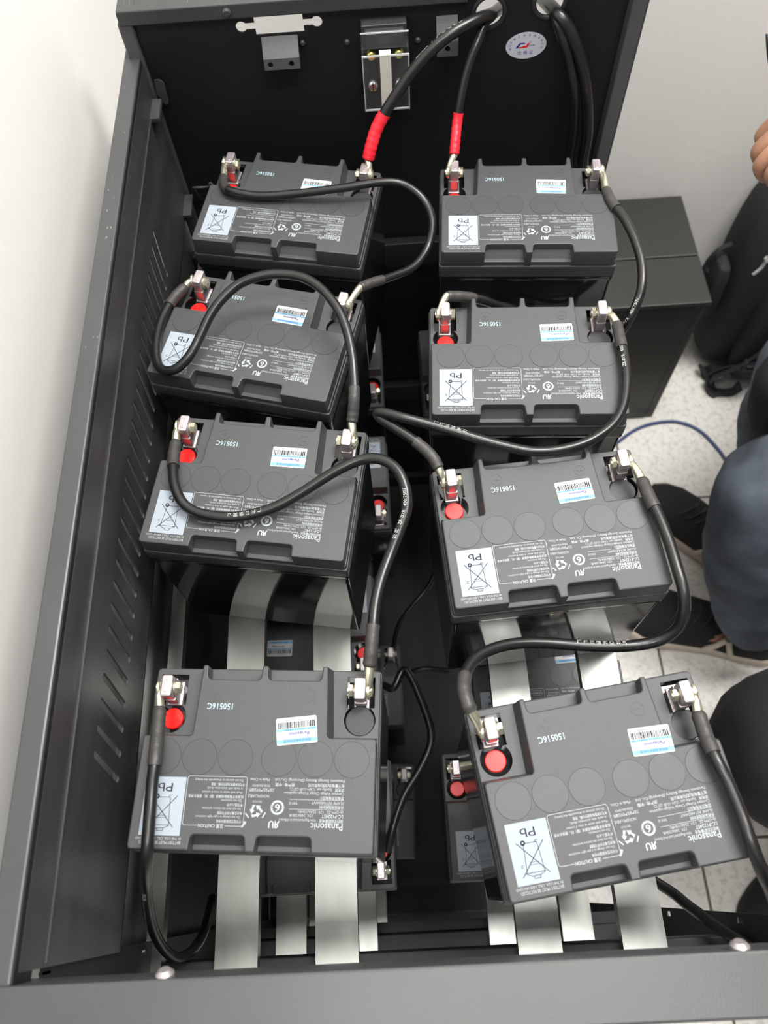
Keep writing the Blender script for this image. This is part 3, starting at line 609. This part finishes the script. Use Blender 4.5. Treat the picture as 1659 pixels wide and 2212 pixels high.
# ------------------------------------------------------------ cables
CAB = {
'C1':(5.3,None,(-7.9, 635.5, 173.0),[(139.8, 790.0, 238.7), (115.4, 728.0, 265.8), (102.2, 712.0, 272.5), (84.2, 700.0, 272.8), (62.7, 690.0, 266.3), (37.9, 680.0, 248.3), (15.1, 668.0, 224.5), (1.7, 660.0, 206.9), (-4.7, 652.0, 194.7), (-9.2, 646.0, 182.4)]),
'C2':(4.2,None,(68.2, 632.3, 173.0),[(135.3, 790.0, 238.1), (114.7, 728.0, 263.3), (105.7, 716.0, 263.7), (98.1, 702.0, 254.6), (89.3, 690.0, 238.5), (83.1, 678.0, 219.2), (79.4, 668.0, 201.2), (77.0, 656.0, 191.3), (75.1, 645.0, 181.9)]),
'C3':(6.0,None,None,[(169.3, 790.0, 241.1), (171.7, 728.0, 264.4), (186.3, 712.0, 252.7), (202.0, 705.0, 222.2), (211.6, 700.0, 190.8), (219.3, 700.0, 153.2), (220.8, 700.0, 121.7), (222.6, 700.0, 84.7), (172.0, 695.0, 20.0), (165.0, 690.0, -80.0)]),
'C4':(4.8,None,None,[(172.2, 790.0, 236.4), (171.3, 728.0, 261.1), (179.0, 712.0, 249.8), (188.9, 706.0, 227.2), (197.7, 700.0, 196.9), (203.7, 700.0, 159.9), (205.7, 700.0, 125.8), (207.9, 700.0, 85.9), (150.0, 695.0, 20.0), (140.0, 690.0, -80.0)]),
'C5':(3.9,(-153.2, 666.4, 173.0),(-33.1, 474.2, 173.0),[(-153.0, 645.0, 174.0), (-151.4, 629.4, 178.0), (-142.7, 616.0, 182.0), (-115.7, 608.4, 181.0), (-79.6, 605.9, 183.0), (-34.6, 602.4, 189.0), (0.7, 603.1, 192.0), (22.5, 600.9, 190.0), (40.0, 587.7, 184.0), (48.6, 571.6, 172.0), (43.8, 551.7, 160.0), (28.7, 528.8, 158.0), (6.2, 512.1, 164.0), (-13.1, 498.7, 172.0), (-22.4, 490.5, 176.0)]),
'C6':(4.1,(-176.1, 514.0, 173.0),(-32.7, 331.2, 173.0),[(-183.0, 507.6, 173.0), (-192.1, 493.0, 175.0), (-199.8, 467.3, 178.0), (-201.5, 439.5, 181.0), (-198.3, 416.9, 183.0), (-190.9, 406.2, 185.0), (-179.3, 405.1, 188.0), (-167.5, 413.8, 193.0), (-158.8, 429.4, 197.0), (-150.2, 445.1, 203.0), (-139.4, 458.4, 208.0), (-124.4, 470.4, 212.0), (-106.1, 475.3, 215.0), (-88.2, 475.4, 216.0), (-68.5, 469.7, 216.0), (-53.2, 457.6, 214.0), (-40.9, 439.3, 211.0), (-34.0, 420.2, 207.0), (-30.4, 397.8, 202.0), (-29.5, 376.0, 197.0), (-30.3, 360.7, 193.0), (-31.8, 352.1, 186.0), (-33.5, 345.6, 181.0)]),
'C7':(4.2,(-179.0, 356.3, 173.0),(-28.4, 127.5, 173.0),[(-179.5, 341.3, 174.0), (-179.0, 323.6, 178.0), (-175.5, 299.4, 183.0), (-168.8, 282.1, 184.0), (-159.5, 273.1, 183.0), (-146.6, 267.9, 183.0), (-128.5, 265.1, 183.0), (-110.4, 266.2, 184.0), (-92.3, 270.8, 186.0), (-74.0, 279.2, 189.0), (-55.6, 288.8, 193.0), (-40.8, 295.5, 196.0), (-24.5, 300.6, 198.0), (-10.2, 298.0, 200.0), (1.0, 288.4, 200.0), (6.4, 273.1, 198.0), (6.2, 257.1, 195.0), (-0.4, 239.8, 192.0), (-8.2, 222.5, 190.0), (-15.1, 204.8, 190.0), (-19.9, 187.4, 190.0), (-22.5, 170.3, 190.0), (-24.6, 154.5, 187.0), (-26.7, 142.7, 182.0)]),
'C8':(4.1,(-176.5, 138.0, 173.0),None,[(-175.5, 123.5, 174.0), (-174.1, 105.0, 179.0), (-172.7, 87.3, 184.0), (-173.4, 69.7, 184.0), (-173.3, 46.8, 184.0), (-174.4, 27.7, 180.0), (-180.9, 14.8, 158.0), (-193.3, 1.1, 112.0), (-202.5, -16.2, 65.0), (-203.5, -30.8, 32.0), (-198.4, -39.0, 12.0), (-191.6, -37.1, -4.0), (-189.2, -27.4, -30.0), (-193.8, -12.4, -70.0), (-200.9, 2.7, -110.0)]),
'C9':(4.2,(216.2, 620.3, 173.0),(45.3, 456.9, 173.0),[(215.3, 592.5, 175.0), (217.7, 573.1, 177.0), (225.4, 549.5, 178.0), (230.8, 525.2, 176.0), (233.1, 501.0, 172.0), (230.6, 479.4, 166.0), (224.5, 464.6, 156.0), (217.7, 457.1, 140.0), (215.0, 470.0, 105.0), (180.0, 492.0, 75.0), (130.0, 495.0, 95.0), (119.9, 487.1, 135.0), (102.8, 482.3, 150.0), (86.6, 478.9, 163.0), (69.0, 475.4, 173.0), (54.0, 471.9, 179.0)]),
'C10':(4.1,(193.4, 446.9, 173.0),(36.9, 289.2, 173.0),[(197.7, 431.1, 177.0), (196.0, 415.6, 181.0), (195.4, 397.1, 183.0), (194.0, 377.6, 184.0), (190.8, 359.5, 184.0), (185.0, 342.0, 184.0), (175.1, 327.3, 184.0), (160.4, 316.3, 184.0), (144.7, 309.4, 184.0), (126.1, 306.0, 184.0), (107.8, 305.9, 185.0), (89.9, 309.8, 187.0), (68.7, 316.8, 189.0), (47.4, 324.8, 191.0), (25.9, 332.4, 193.0), (7.9, 338.1, 195.0), (-5.8, 344.1, 194.0), (-12.2, 346.5, 191.0), (-9.9, 343.4, 188.0), (0.1, 335.0, 187.0), (12.5, 324.8, 186.0), (22.9, 314.8, 185.0), (30.0, 305.6, 184.0), (33.8, 297.8, 181.0)]),
'C11':(4.3,(185.1, 298.3, 173.0),(47.9, 95.3, 173.0),[(190.2, 279.0, 177.0), (191.5, 261.0, 182.0), (195.0, 242.3, 184.0), (197.6, 222.7, 185.0), (198.8, 202.1, 186.0), (200.5, 184.9, 184.0), (200.8, 172.0, 176.0), (197.8, 163.1, 164.0), (188.2, 158.3, 154.0), (171.9, 156.2, 150.0), (151.3, 156.0, 150.0), (127.8, 158.4, 150.0), (103.8, 161.0, 152.0), (82.7, 160.7, 156.0), (64.7, 156.5, 162.0), (49.9, 148.2, 170.0), (41.1, 136.6, 178.0), (37.7, 123.8, 185.0), (39.0, 112.0, 188.0), (41.1, 107.4, 186.0)]),
'C12':(4.3,(195.2, 114.4, 173.0),None,[(194.9, 99.9, 176.0), (195.3, 83.8, 180.0), (196.8, 68.1, 185.0), (200.9, 53.6, 185.0), (204.2, 36.7, 185.0), (206.7, 17.6, 185.0), (212.0, 1.8, 178.0), (222.3, -11.7, 160.0), (243.7, -32.6, 110.0), (262.2, -53.1, 60.0)]),
'C13':(4.6,None,None,[(120.0, 60.0, -120.0), (150.0, 40.0, -90.0), (175.0, 20.0, -60.0), (212.5, -8.2, -40.0), (221.7, -20.9, -20.0), (231.5, -34.2, 5.0), (240.2, -44.4, 25.0), (250.4, -51.4, 40.0), (261.5, -55.9, 60.0)]),
'N1':(3.0,None,None,[(329.1, 661.1, -636.0), (396.5, 748.4, -636.0), (443.2, 782.2, -636.0), (479.7, 806.5, -636.0), (519.2, 820.0, -636.0), (565.5, 821.0, -636.0), (602.9, 802.0, -636.0), (627.0, 767.1, -636.0), (645.2, 720.8, -636.0), (655.3, 659.2, -636.0), (672.9, 589.6, -636.0)]),
'D1':(4,None,None,[(-27.5, 202.7, -126.0), (-16.5, 197.7, -120.0), (-2.0, 215.0, -115.0), (16.4, 167.6, -112.0), (19.7, 139.0, -112.0), (6.9, 112.1, -112.0), (-11.6, 86.2, -112.0), (-24.3, 56.4, -112.0), (-30.1, 35.9, -118.0)]),
'D2':(4,None,None,[(-19.4, 329.0, -425.0), (-9.0, 359.8, -410.0), (12.1, 384.3, -400.0), (42.4, 419.5, -400.0), (59.9, 464.1, -400.0)]),
'D3':(4,None,None,[(-18.5, 281.2, -430.0), (-0.8, 288.1, -420.0), (26.7, 292.1, -415.0), (60.5, 288.1, -420.0)]),

}
CAMP = Vector((0, 0, 723))
def cable_text(mb, pts, r, body, s0, h, rev=False, off=0., width=None):
    fr = frames(pts); L = [0.]
    for i in range(1, len(pts)): L.append(L[-1] + (pts[i] - pts[i - 1]).length)
    vs, fs, wd = glyphs(body); k = h / .7; kx = width / wd if width else k
    out = []
    for u, v in vs:
        s_ = s0 + (u * kx if not rev else (wd - u) * kx); s_ = max(0, min(L[-1] - 1e-3, s_)); i = max(j for j in range(len(L)) if L[j] <= s_); i = min(i, len(L) - 2)
        t = (s_ - L[i]) / (L[i + 1] - L[i]); p = pts[i].lerp(pts[i + 1], t); T_ = (pts[i + 1] - pts[i]).normalized()
        up = Vector((0, 0, 1)); n = up - T_ * T_.dot(up); n.normalize(); bb = T_.cross(n)
        if not rev: bb = -bb
        a = (v * k - h / 2) / r + off
        out.append(p + n * (math.cos(a) * (r + .08)) + bb * (math.sin(a) * (r + .08)))
    mb.add(out, fs, 'cabletext')
CL = {
 'C1': ('thick black cable with red tape running from the round hole to the far left battery', 'taped cables'),
 'C2': ('thin black cable with red tape dropping to the back right battery', 'taped cables'),
 'C3': ('thickest black cable curving from the right hole down behind the back right battery', None),
 'C4': ('thinner black cable left of the thickest one, both from the right hole', None),
 'C5': ('black jumper cable crossing the far left battery and looping right to the next', 1),
 'C6': ('black jumper cable looping high over the second left battery in a hoop', 1),
 'C7': ('black jumper cable swooping over the third left battery to the front left one', 1),
 'C8': ('black cable on the left of the front left battery, hanging below its front edge', 1),
 'C9': ('black jumper cable beside the back right battery, passing over the black box', 1),
 'C10': ('black jumper cable running down the second right battery and doubling back', 1),
 'C11': ('black jumper cable wrapped round the front of the third right battery', 1),
 'C12': ('black cable lying along the right edge of the askew front right battery', 1),
 'C13': ('black cable emerging below the askew front right battery towards the right post', None),
 'N1': ('thin blue network cable curving over the floor tiles', None),
 'D1': ('dark cable looping between the batteries of the middle shelf', None),
 'D2': ('dark cable on the bottom shelf rising into the shadow of the gap', None),
 'D3': ('short dark cable crossing the central gap on the bottom shelf', None),
}
TXT = {'C1': [('ZR-BVR   广 州 日 信 实 业', .44, .50)], 'C7': [('广 州 日 信 实 业', .26, .0), ('公 司   ZR-BVR   450/750V', .66, .35)], 'C9': [('ZR-BVR   450/750V', .30, .3)],
       'C10': [('ZR-BVR   450/750V', .06, .5), ('广 州 日 信 实 业', .62, .4)], 'C11': [('广 州 日 信 实 业 公 司', .5, .5)], 'C12': [('ZR-BVR', .04, .4)], 'C8': [('450/750V', .34, -.6)]}
for k_, (r, a, e, pts) in CAB.items():
    pts = [Vector(p) + Vector((0, 0, FZ)) for p in pts]; dense = catmull(pts, 8)
    base = pts[0]
    lab, g = CL[k_]
    nm = 'network_cable' if k_ == 'N1' else 'battery_cable'
    root = empty(nm, base, 0, lab, 'cable', 'battery jumper cables' if g == 1 else g if g else None)
    def cp(mb, name, **kw):
        mb.v = [tuple(Vector(v) - base) for v in mb.v]; return mb.build(name, root, **kw)
    b = MB(); b.tube(dense, r, 'bluecable' if k_ == 'N1' else 'cable', 16); sh = cp(b, 'sheath', angle=50)
    Ls = [0.]
    for i in range(1, len(dense)): Ls.append(Ls[-1] + (dense[i] - dense[i - 1]).length)
    def span(s0, s1): return [p for p, l in zip(dense, Ls) if s0 <= l <= s1]
    for which, end in ((0, a), (1, e)):
        if not end: continue
        end = Vector(end) + Vector((0, 0, FZ)); taped = k_ in ('C1', 'C2'); hl = (44 if k_ == 'C1' else 40) if taped else 42 if k_ == 'C8' else 30
        seg = span(-1, hl) if which == 0 else span(Ls[-1] - hl, Ls[-1] + 1)
        if which: seg = seg[::-1]
        b = MB(); rad = [r * 1.16 + (.25 * math.sin(i * 2.1) if taped else .12 * math.sin(i * 1.3)) for i in range(len(seg))]; rad[0] = r * .95
        b.tube(seg, r, 'tape' if taped else 'shrink', 16, radii=rad)
        o = cp(b, 'red_tape_wrap' if taped else 'heat_shrink_sleeve', angle=60)
        # lug: ring plate on the bolt, neck and crimp barrel
        st = seg[0]; d = (st - end)
        b = MB(); mid = end + Vector((0, 0, 2)) + d * .45
        path = catmull([end + Vector((0, 0, 0)), mid, st, st + (seg[min(2, len(seg) - 1)] - st).normalized() * 4], 4)
        n = len(path); b.tube(path, 3, 'zinc', 12, radii=[2.6 + 1.0 * min(1, i / (n * .6)) for i in range(n)], sq=1)
        ax = Vector((1, 0, 0))
        b.cyl(end - ax * .8, ax, 6.0, 1.7, 'zinc', 24, .2)
        o = cp(b, 'cable_lug', angle=40)
    for body, f, off in TXT.get(k_, []):
        b = MB(); tot = Ls[-1]; cable_text(b, dense, r, body, f * tot, 2.6 if k_ != 'C1' else 3.0, rev=True, off=off)
        b.v = [tuple(Vector(v) - base) for v in b.v]; o = b.build('printed_marking', root, smooth=False)
# ------------------------------------------------------------ black steel box on the floor
bx = empty('equipment_box', (420, 950, 0), 0, 'black steel box with seamed lid on the floor behind the cabinet, left of the backpack', 'box')
def bpart(mb, name, **k):
    mb.v = [tuple(Vector(v) - Vector((420, 950, 0))) for v in mb.v]; return mb.build(name, bx, **k)
b = MB(); b.box(262, 522, 838, 1068, 0, 341, 'boxm', bev=1.5); bpart(b, 'body')
b = MB(); b.box(258, 526, 832, 931, 341, 350, 'boxm', bev=2); bpart(b, 'lid')
b = MB(); b.box(258, 526, 933.5, 1070, 341, 350, 'boxm', bev=2); bpart(b, 'lid')
b = MB(); b.box(262, 505, 835.5, 838, 8, 334, 'boxm', bev=.8); bpart(b, 'front_door')
b = MB(); b.tube([(505.8, 836, 12), (505.8, 836, 330)], .8, 'seam', 6); b.tube([(262, 836, 335), (505, 836, 335)], .8, 'seam', 6); bpart(b, 'door_gap')

# ------------------------------------------------------------ backpack leaning on the wall
bp = empty('backpack', (790, 1000, 0), 0, 'black nylon backpack standing on the floor against the white back wall', 'backpack')
BO = Vector((790, 1000, 0))
def gpart(mb, name, sub=0, **k):
    mb.v = [tuple(Vector(v) - BO) for v in mb.v]; o = mb.build(name, bp, **k)
    if sub: md = o.modifiers.new('s', 'SUBSURF'); md.levels = md.render_levels = sub
    return o
def lump(mb, rings, m, n=20):
    # rings: (cx, cy, z, hx, hy, squareness)
    vs = []; fs = []
    for cx, cy, z, hx, hy in rings:
        for k in range(n):
            q = 2 * math.pi * k / n; c, s = math.cos(q), math.sin(q); e = .55
            vs.append((cx + hx * math.copysign(abs(c) ** e, c), cy + hy * math.copysign(abs(s) ** e, s), z))
    for i in range(len(rings) - 1):
        for k in range(n):
            j = (k + 1) % n; fs.append((i * n + k, i * n + j, (i + 1) * n + j, (i + 1) * n + k))
    fs += [tuple(reversed(range(n))), tuple((len(rings) - 1) * n + k for k in range(n))]
    mb.add(vs, fs, m)
b = MB(); lump(b, [(800, 1000, 2, 150, 60), (800, 998, 20, 172, 72), (800, 996, 120, 182, 80), (798, 1000, 250, 184, 78), (798, 1010, 340, 180, 68), (800, 1020, 400, 168, 56), (802, 1028, 445, 135, 44), (804, 1032, 462, 80, 24)], 'bag'); gpart(b, 'main_compartment', 1)
b = MB(); lump(b, [(812, 925, 8, 120, 20), (812, 915, 40, 142, 34), (812, 914, 150, 146, 36), (812, 920, 250, 140, 30), (812, 935, 290, 118, 14)], 'bag'); gpart(b, 'front_pocket', 1)
b = MB(); lump(b, [(615, 985, 150, 10, 26), (604, 985, 175, 18, 34), (600, 985, 235, 18, 36), (606, 985, 285, 12, 28)], 'bag'); gpart(b, 'side_pocket', 1)
def strap(mb, pts, wd, th, m):
    d = catmull(pts, 8); fr = frames(d); vs = []; fs = []
    for p, t, a, bb in fr:
        ref = Vector((.5, -.5, .7)); a = t.cross(ref).normalized(); bb = t.cross(a)
        for u, v in ((-1, -1), (1, -1), (1, 1), (-1, 1)): vs.append(p + a * (u * wd / 2) + bb * (v * th / 2))
    for i in range(len(fr) - 1):
        for k in range(4): fs.append((i * 4 + k, i * 4 + (k + 1) % 4, i * 4 + 4 + (k + 1) % 4, i * 4 + 4 + k))
    mb.add(vs, fs, m)
b = MB(); strap(b, [(820, 965, 455), (770, 890, 380), (730, 872, 240), (690, 880, 120), (655, 905, 40), (640, 930, 8)], 42, 6, 'strapm'); gpart(b, 'shoulder_strap', angle=50)
b = MB(); strap(b, [(615, 1000, 300), (588, 985, 305), (572, 980, 280), (580, 985, 255), (600, 990, 245)], 7, 2, 'strapm'); gpart(b, 'side_loop', angle=50)
b = MB(); b.box(672, 706, 866, 876, 98, 126, 'matteblack', bev=2); b.box(676, 702, 862, 867, 104, 108, 'matteblack', bev=1); b.box(676, 702, 862, 867, 115, 119, 'matteblack', bev=1); gpart(b, 'buckle')
b = MB(); strap(b, [(690, 885, 90), (650, 912, 30), (655, 885, 4), (690, 880, 3), (712, 895, 6)], 24, 3, 'strapm'); gpart(b, 'loose_webbing', angle=50)
b = MB(); b.tube(catmull([(645, 930, 330), (640, 925, 318), (630, 922, 305)], 4), 2.6, 'silver', 10); b.cyl((646, 930, 332), (0, -.6, .8), 6, 3, 'silver', 16, 1); gpart(b, 'zip_pull')

# ------------------------------------------------------------ people: skinned figures
def figure(name, parent, joints, edges, m, root=0, sub=2, loc=(0, 0, 0)):
    me = bpy.data.meshes.new(name); me.from_pydata([Vector(j[:3]) * S for j in joints], edges, []); me.materials.append(M[m])
    o = bpy.data.objects.new(name, me); col.objects.link(o)
    if parent: o.parent = parent
    sk = o.modifiers.new('skin', 'SKIN'); sk.use_smooth_shade = True
    me.skin_vertices.new() if not me.skin_vertices else None
    for i, j in enumerate(joints):
        rr = j[3] if isinstance(j[3], tuple) else (j[3], j[3])
        me.skin_vertices[0].data[i].radius = (rr[0] * S, rr[1] * S); me.skin_vertices[0].data[i].use_root = (i == root)
    sb = o.modifiers.new('sub', 'SUBSURF'); sb.levels = sb.render_levels = sub
    return o
def put(b): return b
# a crouching figure: T places it, arm says what the near arm does
def cloth(o, k=.020, sc_=.06):
    t = bpy.data.textures.new('folds', 'CLOUDS'); t.noise_scale = sc_; t.noise_depth = 2
    d = o.modifiers.new('folds', 'DISPLACE'); d.texture = t; d.strength = k; d.mid_level = .5; d.texture_coords = 'LOCAL'; return o
def crouch(p, T, arm, legs, top, kx1=478, fat=1.):
    A1 = (575, 378); K1 = (kx1, 458, 440); sx = 530 if kx1 > 450 else 495; H1 = (880, 545, 470); K2 = (560, 640, 450); H2 = (890, 690, 470)
    J = [(900, 620, 500, 115), (950, 620, 640, 125), (930, 620, 800, 135), (905, 620, 940, 110), (895, 620, 1010, 55), (880, 620, 1075, 72), (862, 620, 1150, 84), (875, 620, 1220, 60),
         (H1[0], H1[1], H1[2], 88), (690, 500, 462, 72), (K1[0] + 20, K1[1], K1[2], 58), (sx, 415, 270, 52), (575, 378, 110, 34), (560, 380, 50, 34), (480, 390, 32, 30),
         (H2[0], H2[1], H2[2], 88), (720, 670, 462, 72), (K2[0] + 15, K2[1], K2[2], 58), (590, 570, 270, 52), (612, 502, 110, 34), (595, 525, 50, 34), (545, 590, 32, 30),
         (900, 740, 930, 55), (880, 800, 760, 45), (740, 760, 600, 36), (660, 700, 560, 28)]
    Ed = [(0, 1), (1, 2), (2, 3), (3, 4), (4, 5), (5, 6), (6, 7), (0, 8), (8, 9), (9, 10), (10, 11), (11, 12), (12, 13), (13, 14), (0, 15), (15, 16), (16, 17), (17, 18), (18, 19), (19, 20), (20, 21), (3, 22), (22, 23), (23, 24), (24, 25)]
    n0 = len(J)
    if arm == 'reach':
        J += [(880, 500, 930, 55), (760, 480, 850, 45), (650, 560, 810, 38), (555, 640, 812, 30), (498, 645, 802, 26), (460, 650, 806, (34, 22)), (432, 652, 806, (34, 20))]
        Ed += [(3, n0)] + [(n0 + i, n0 + i + 1) for i in range(6)]
        for i, (dy, ln) in enumerate(((-26, .9), (-9, 1.05), (9, 1.0), (26, .82))):   # four curled fingers
            kx, ky, kz = 424, 652 + dy, 812; s0 = len(J)
            J += [(kx, ky, kz, 10.5), (kx - 26 * ln, ky, kz - 4, 10), (kx - 38 * ln, ky, kz - 26 * ln, 9), (kx - 22 * ln, ky, kz - 42 * ln, 8)]
            Ed += [(n0 + 6, s0), (s0, s0 + 1), (s0 + 1, s0 + 2), (s0 + 2, s0 + 3)]
        s0 = len(J); J += [(452, 618, 794, 12), (432, 602, 774, 11), (412, 612, 766, 9.5)]; Ed += [(n0 + 5, s0), (s0, s0 + 1), (s0 + 1, s0 + 2)]
    else:
        J += [(880, 500, 930, 55), (860, 440, 760, 45), (740, 450, 610, 36), (690, 460, 575, 28)]; Ed += [(3, n0), (n0, n0 + 1), (n0 + 1, n0 + 2), (n0 + 2, n0 + 3)]
    ends = [25] + ([n0 + 3] if arm != 'reach' else [])
    for e in ends:
        x, y, z = J[e][:3]
        for dy in (-22, -8, 8, 22):
            s0 = len(J); J += [(x - 34, y + dy, z - 6, 9.5), (x - 62, y + dy, z - 16, 8.5), (x - 72, y + dy, z - 36, 7.5)]; Ed += [(e, s0), (s0, s0 + 1), (s0 + 1, s0 + 2)]
        s0 = len(J); sg = 1 if e == 25 else -1; J += [(x - 10, y - sg * 32, z - 8, 11), (x - 36, y - sg * 38, z - 18, 9)]; Ed += [(e, s0), (s0, s0 + 1)]
    Tm = lambda L_: [(*T(*q[:3]), *q[3:]) for q in L_]
    figure('body', p, Tm(J), Ed, 'skin')
    JJ = [(900, 620, 510, 135), (H1[0], H1[1], H1[2], 106), (690, 500, 462, 90), (K1[0] + 8, K1[1], K1[2] - 5, 80), (sx - 8, 416, 270, 80), (560, 382, 160, 72), (574, 368, 84, 68),
          (H2[0], H2[1], H2[2], 106), (720, 670, 462, 90), (K2[0] + 10, K2[1], K2[2] - 5, 74), (592, 572, 270, 66), (608, 512, 160, 62), (615, 500, 90, 58), (930, 620, 620, 140)]
    JJ = [(*q[:3], q[3] * fat) for q in JJ]
    cloth(figure(legs[0], p, Tm(JJ), [(0, 1), (1, 2), (2, 3), (3, 4), (4, 5), (5, 6), (0, 7), (7, 8), (8, 9), (9, 10), (10, 11), (11, 12), (0, 13)], legs[1], sub=3))
    sh = [(945, 620, 600, 148), (940, 620, 760, 150), (915, 620, 930, 130), (903, 620, 1000, 74), (900, 740, 930, 72), (882, 798, 770, 60), (800, 780, 660, 50), (880, 500, 930, 72)]
    sh += [(765, 482, 852, 60), (690, 520, 822, 50)] if arm == 'reach' else [(860, 440, 770, 60), (790, 446, 670, 50)]
    cloth(figure('shirt', p, Tm(sh), [(0, 1), (1, 2), (2, 3), (2, 4), (4, 5), (5, 6), (2, 7), (7, 8), (8, 9)], top))
    figure('hair', p, Tm([(890, 620, 1190, 92), (905, 620, 1150, 80), (900, 620, 1235, 60)]), [(0, 1), (0, 2)], 'hair')
    for ey in (-30, 30):
        q = T(800, 620 + ey, 1160); b = MB(); b.cyl(q, (-1, 0, 0), 11, 6, 'white', 16, 3); b.cyl((q[0] - 5, q[1], q[2]), (-1, 0, 0), 5, 3, 'black', 12, 1); b.build('eye', p)
p1 = empty('person', (0, 0, 0), 0, 'crouching person in faded blue jeans and black shoes with beige soles, one hand reaching out', 'person')
crouch(p1, lambda x, y, z: (x, y, z), 'reach', ('jeans', 'jeans'), 'navycloth')
cloth(figure('dark_thigh_cover', p1, [(930, 610, 560, 150), (790, 560, 510, 128), (640, 545, 500, 112), (545, 550, 480, 98), (500, 500, 470, 86)], [(0, 1), (1, 2), (2, 3), (3, 4)], 'navycloth'))  # dark covering shape over the jeans, from the hip to the raised knee
def shoe(parent, toe, heel, wd, upper, sole, mids=True):
    t = Vector((toe[0], toe[1], 0)); h = Vector((heel[0], heel[1], 0)); L = (t - h).length; d = (t - h).normalized(); n = Vector((-d.y, d.x, 0))
    def outline(s, off):
        prof = [(0, .0), (.02, .55), (.08, .78), (.2, .84), (.4, .80), (.55, .88), (.7, 1.0), (.82, .98), (.93, .74), (.985, .42), (1, 0)]
        pts = [h + d * L * u + n * (wd / 2 * v * s) for u, v in prof] + [h + d * L * u - n * (wd / 2 * v * s * .96) for u, v in prof[-2:0:-1]]
        return [(p.x, p.y) for p in pts][::-1]
    o = outline(1, 0); o = rpoly(o, 8, 2)
    area2 = sum(o[i][0] * o[(i + 1) % len(o)][1] - o[(i + 1) % len(o)][0] * o[i][1] for i in range(len(o)))
    if area2 < 0: o = o[::-1]
    b = MB(); b.prism(o, 1, 27, sole, ch=5, chb=3); s_ = b.build('shoe_sole', parent, angle=60)
    hs = lambda u: 96 - 8 * u if u < .3 else (92 - (u - .3) * 75 if u < .75 else 58 - (u - .75) * 90)
    vs = []; fs = []; N = 18; U = [0.0, .04, .12, .25, .4, .55, .7, .82, .92, .98]
    for u in U:
        wv = wd / 2 * {0.0: .35, .04: .62, .12: .76, .25: .80, .4: .77, .55: .84, .7: .93, .82: .90, .92: .68, .98: .34}[u]; c = h + d * L * (u * .98 + .01); hh = hs(u) * (1 if u > 0 else .9)
        for k in range(N):
            q = math.pi * k / (N - 1); vs.append(c + n * math.cos(q) * wv * (1 - .32 * math.sin(q) * (1 if u < .5 else .3)) + Vector((0, 0, 22 + (hh - 22) * math.sin(q) ** .8)))
    for i in range(len(U) - 1):
        for k in range(N - 1): fs.append((i * N + k, i * N + k + 1, (i + 1) * N + k + 1, (i + 1) * N + k))
    fs += [tuple(range(N)), tuple(reversed([(len(U) - 1) * N + k for k in range(N)]))]
    b = MB(); b.add(vs, fs, upper); up = b.build('shoe_upper', parent, angle=70)
    b = MB()
    for i in range(5):
        u = .42 + i * .06; c = h + d * L * u; z = hs(u) + 4; b.tube(catmull([c - n * 20 + Vector((0, 0, z - 10)), c + Vector((0, 0, z)), c + d * 10 + n * 20 + Vector((0, 0, z - 10))], 4), 2.2, 'matteblack', 8)
    b.build('shoe_laces', parent)
    if sole == 'sole':
        for sg in (-1, 1):
            b = MB()
            for u0, u1 in ((.30, .37), (.46, .38)):
                pa = h + d * L * u0 + n * sg * wd * .40; pb = h + d * L * u1 + n * sg * wd * .34
                b.tube([pa + Vector((0, 0, 24)), (pa + pb) / 2 + n * sg * 3 + Vector((0, 0, 50)), pb + Vector((0, 0, 76))], 5, sole, 8)
            b.build('shoe_stripes', parent)
shoe(p1, (372, 440), (648, 352), 108, 'shoe', 'sole')
shoe(p1, (470, 668), (650, 462), 104, 'shoe', 'sole')
# the dark pointed tool in the reaching hand
b = MB(); b.tube(catmull([(46, 6, -10), (34, 4, 34), (4, 14, 70), (-22, 30, 104)], 5), 8, 'matteblack', 12, radii=[13, 13, 13, 13, 12.5, 12.5, 12, 12, 11.5, 11, 10.5, 9.5, 8, 6, 3.6, .8])
o = b.build('pointed_tool'); o.location = (386 * S, 664 * S, 786 * S); tag(o, 'black pointed tool held up by the reaching hand at the right edge', 'tool')
# second crouching person, all in black, at the lower right
p2 = empty('person', (0, 0, 0), 0, 'person in black trousers and black shoes crouching beside the front right battery', 'person')
T2 = lambda x, y, z: (x + 20, 118 - (y - 462), z - 10 if z > 300 else z)
crouch(p2, T2, 'rest', ('trousers', 'blackcloth'), 'blackcloth', 375, 1.18)
shoe(p2, (400, 150), (684, 216), 120, 'shoe', 'shoe'); shoe(p2, (480, -110), (690, 90), 108, 'shoe', 'shoe')
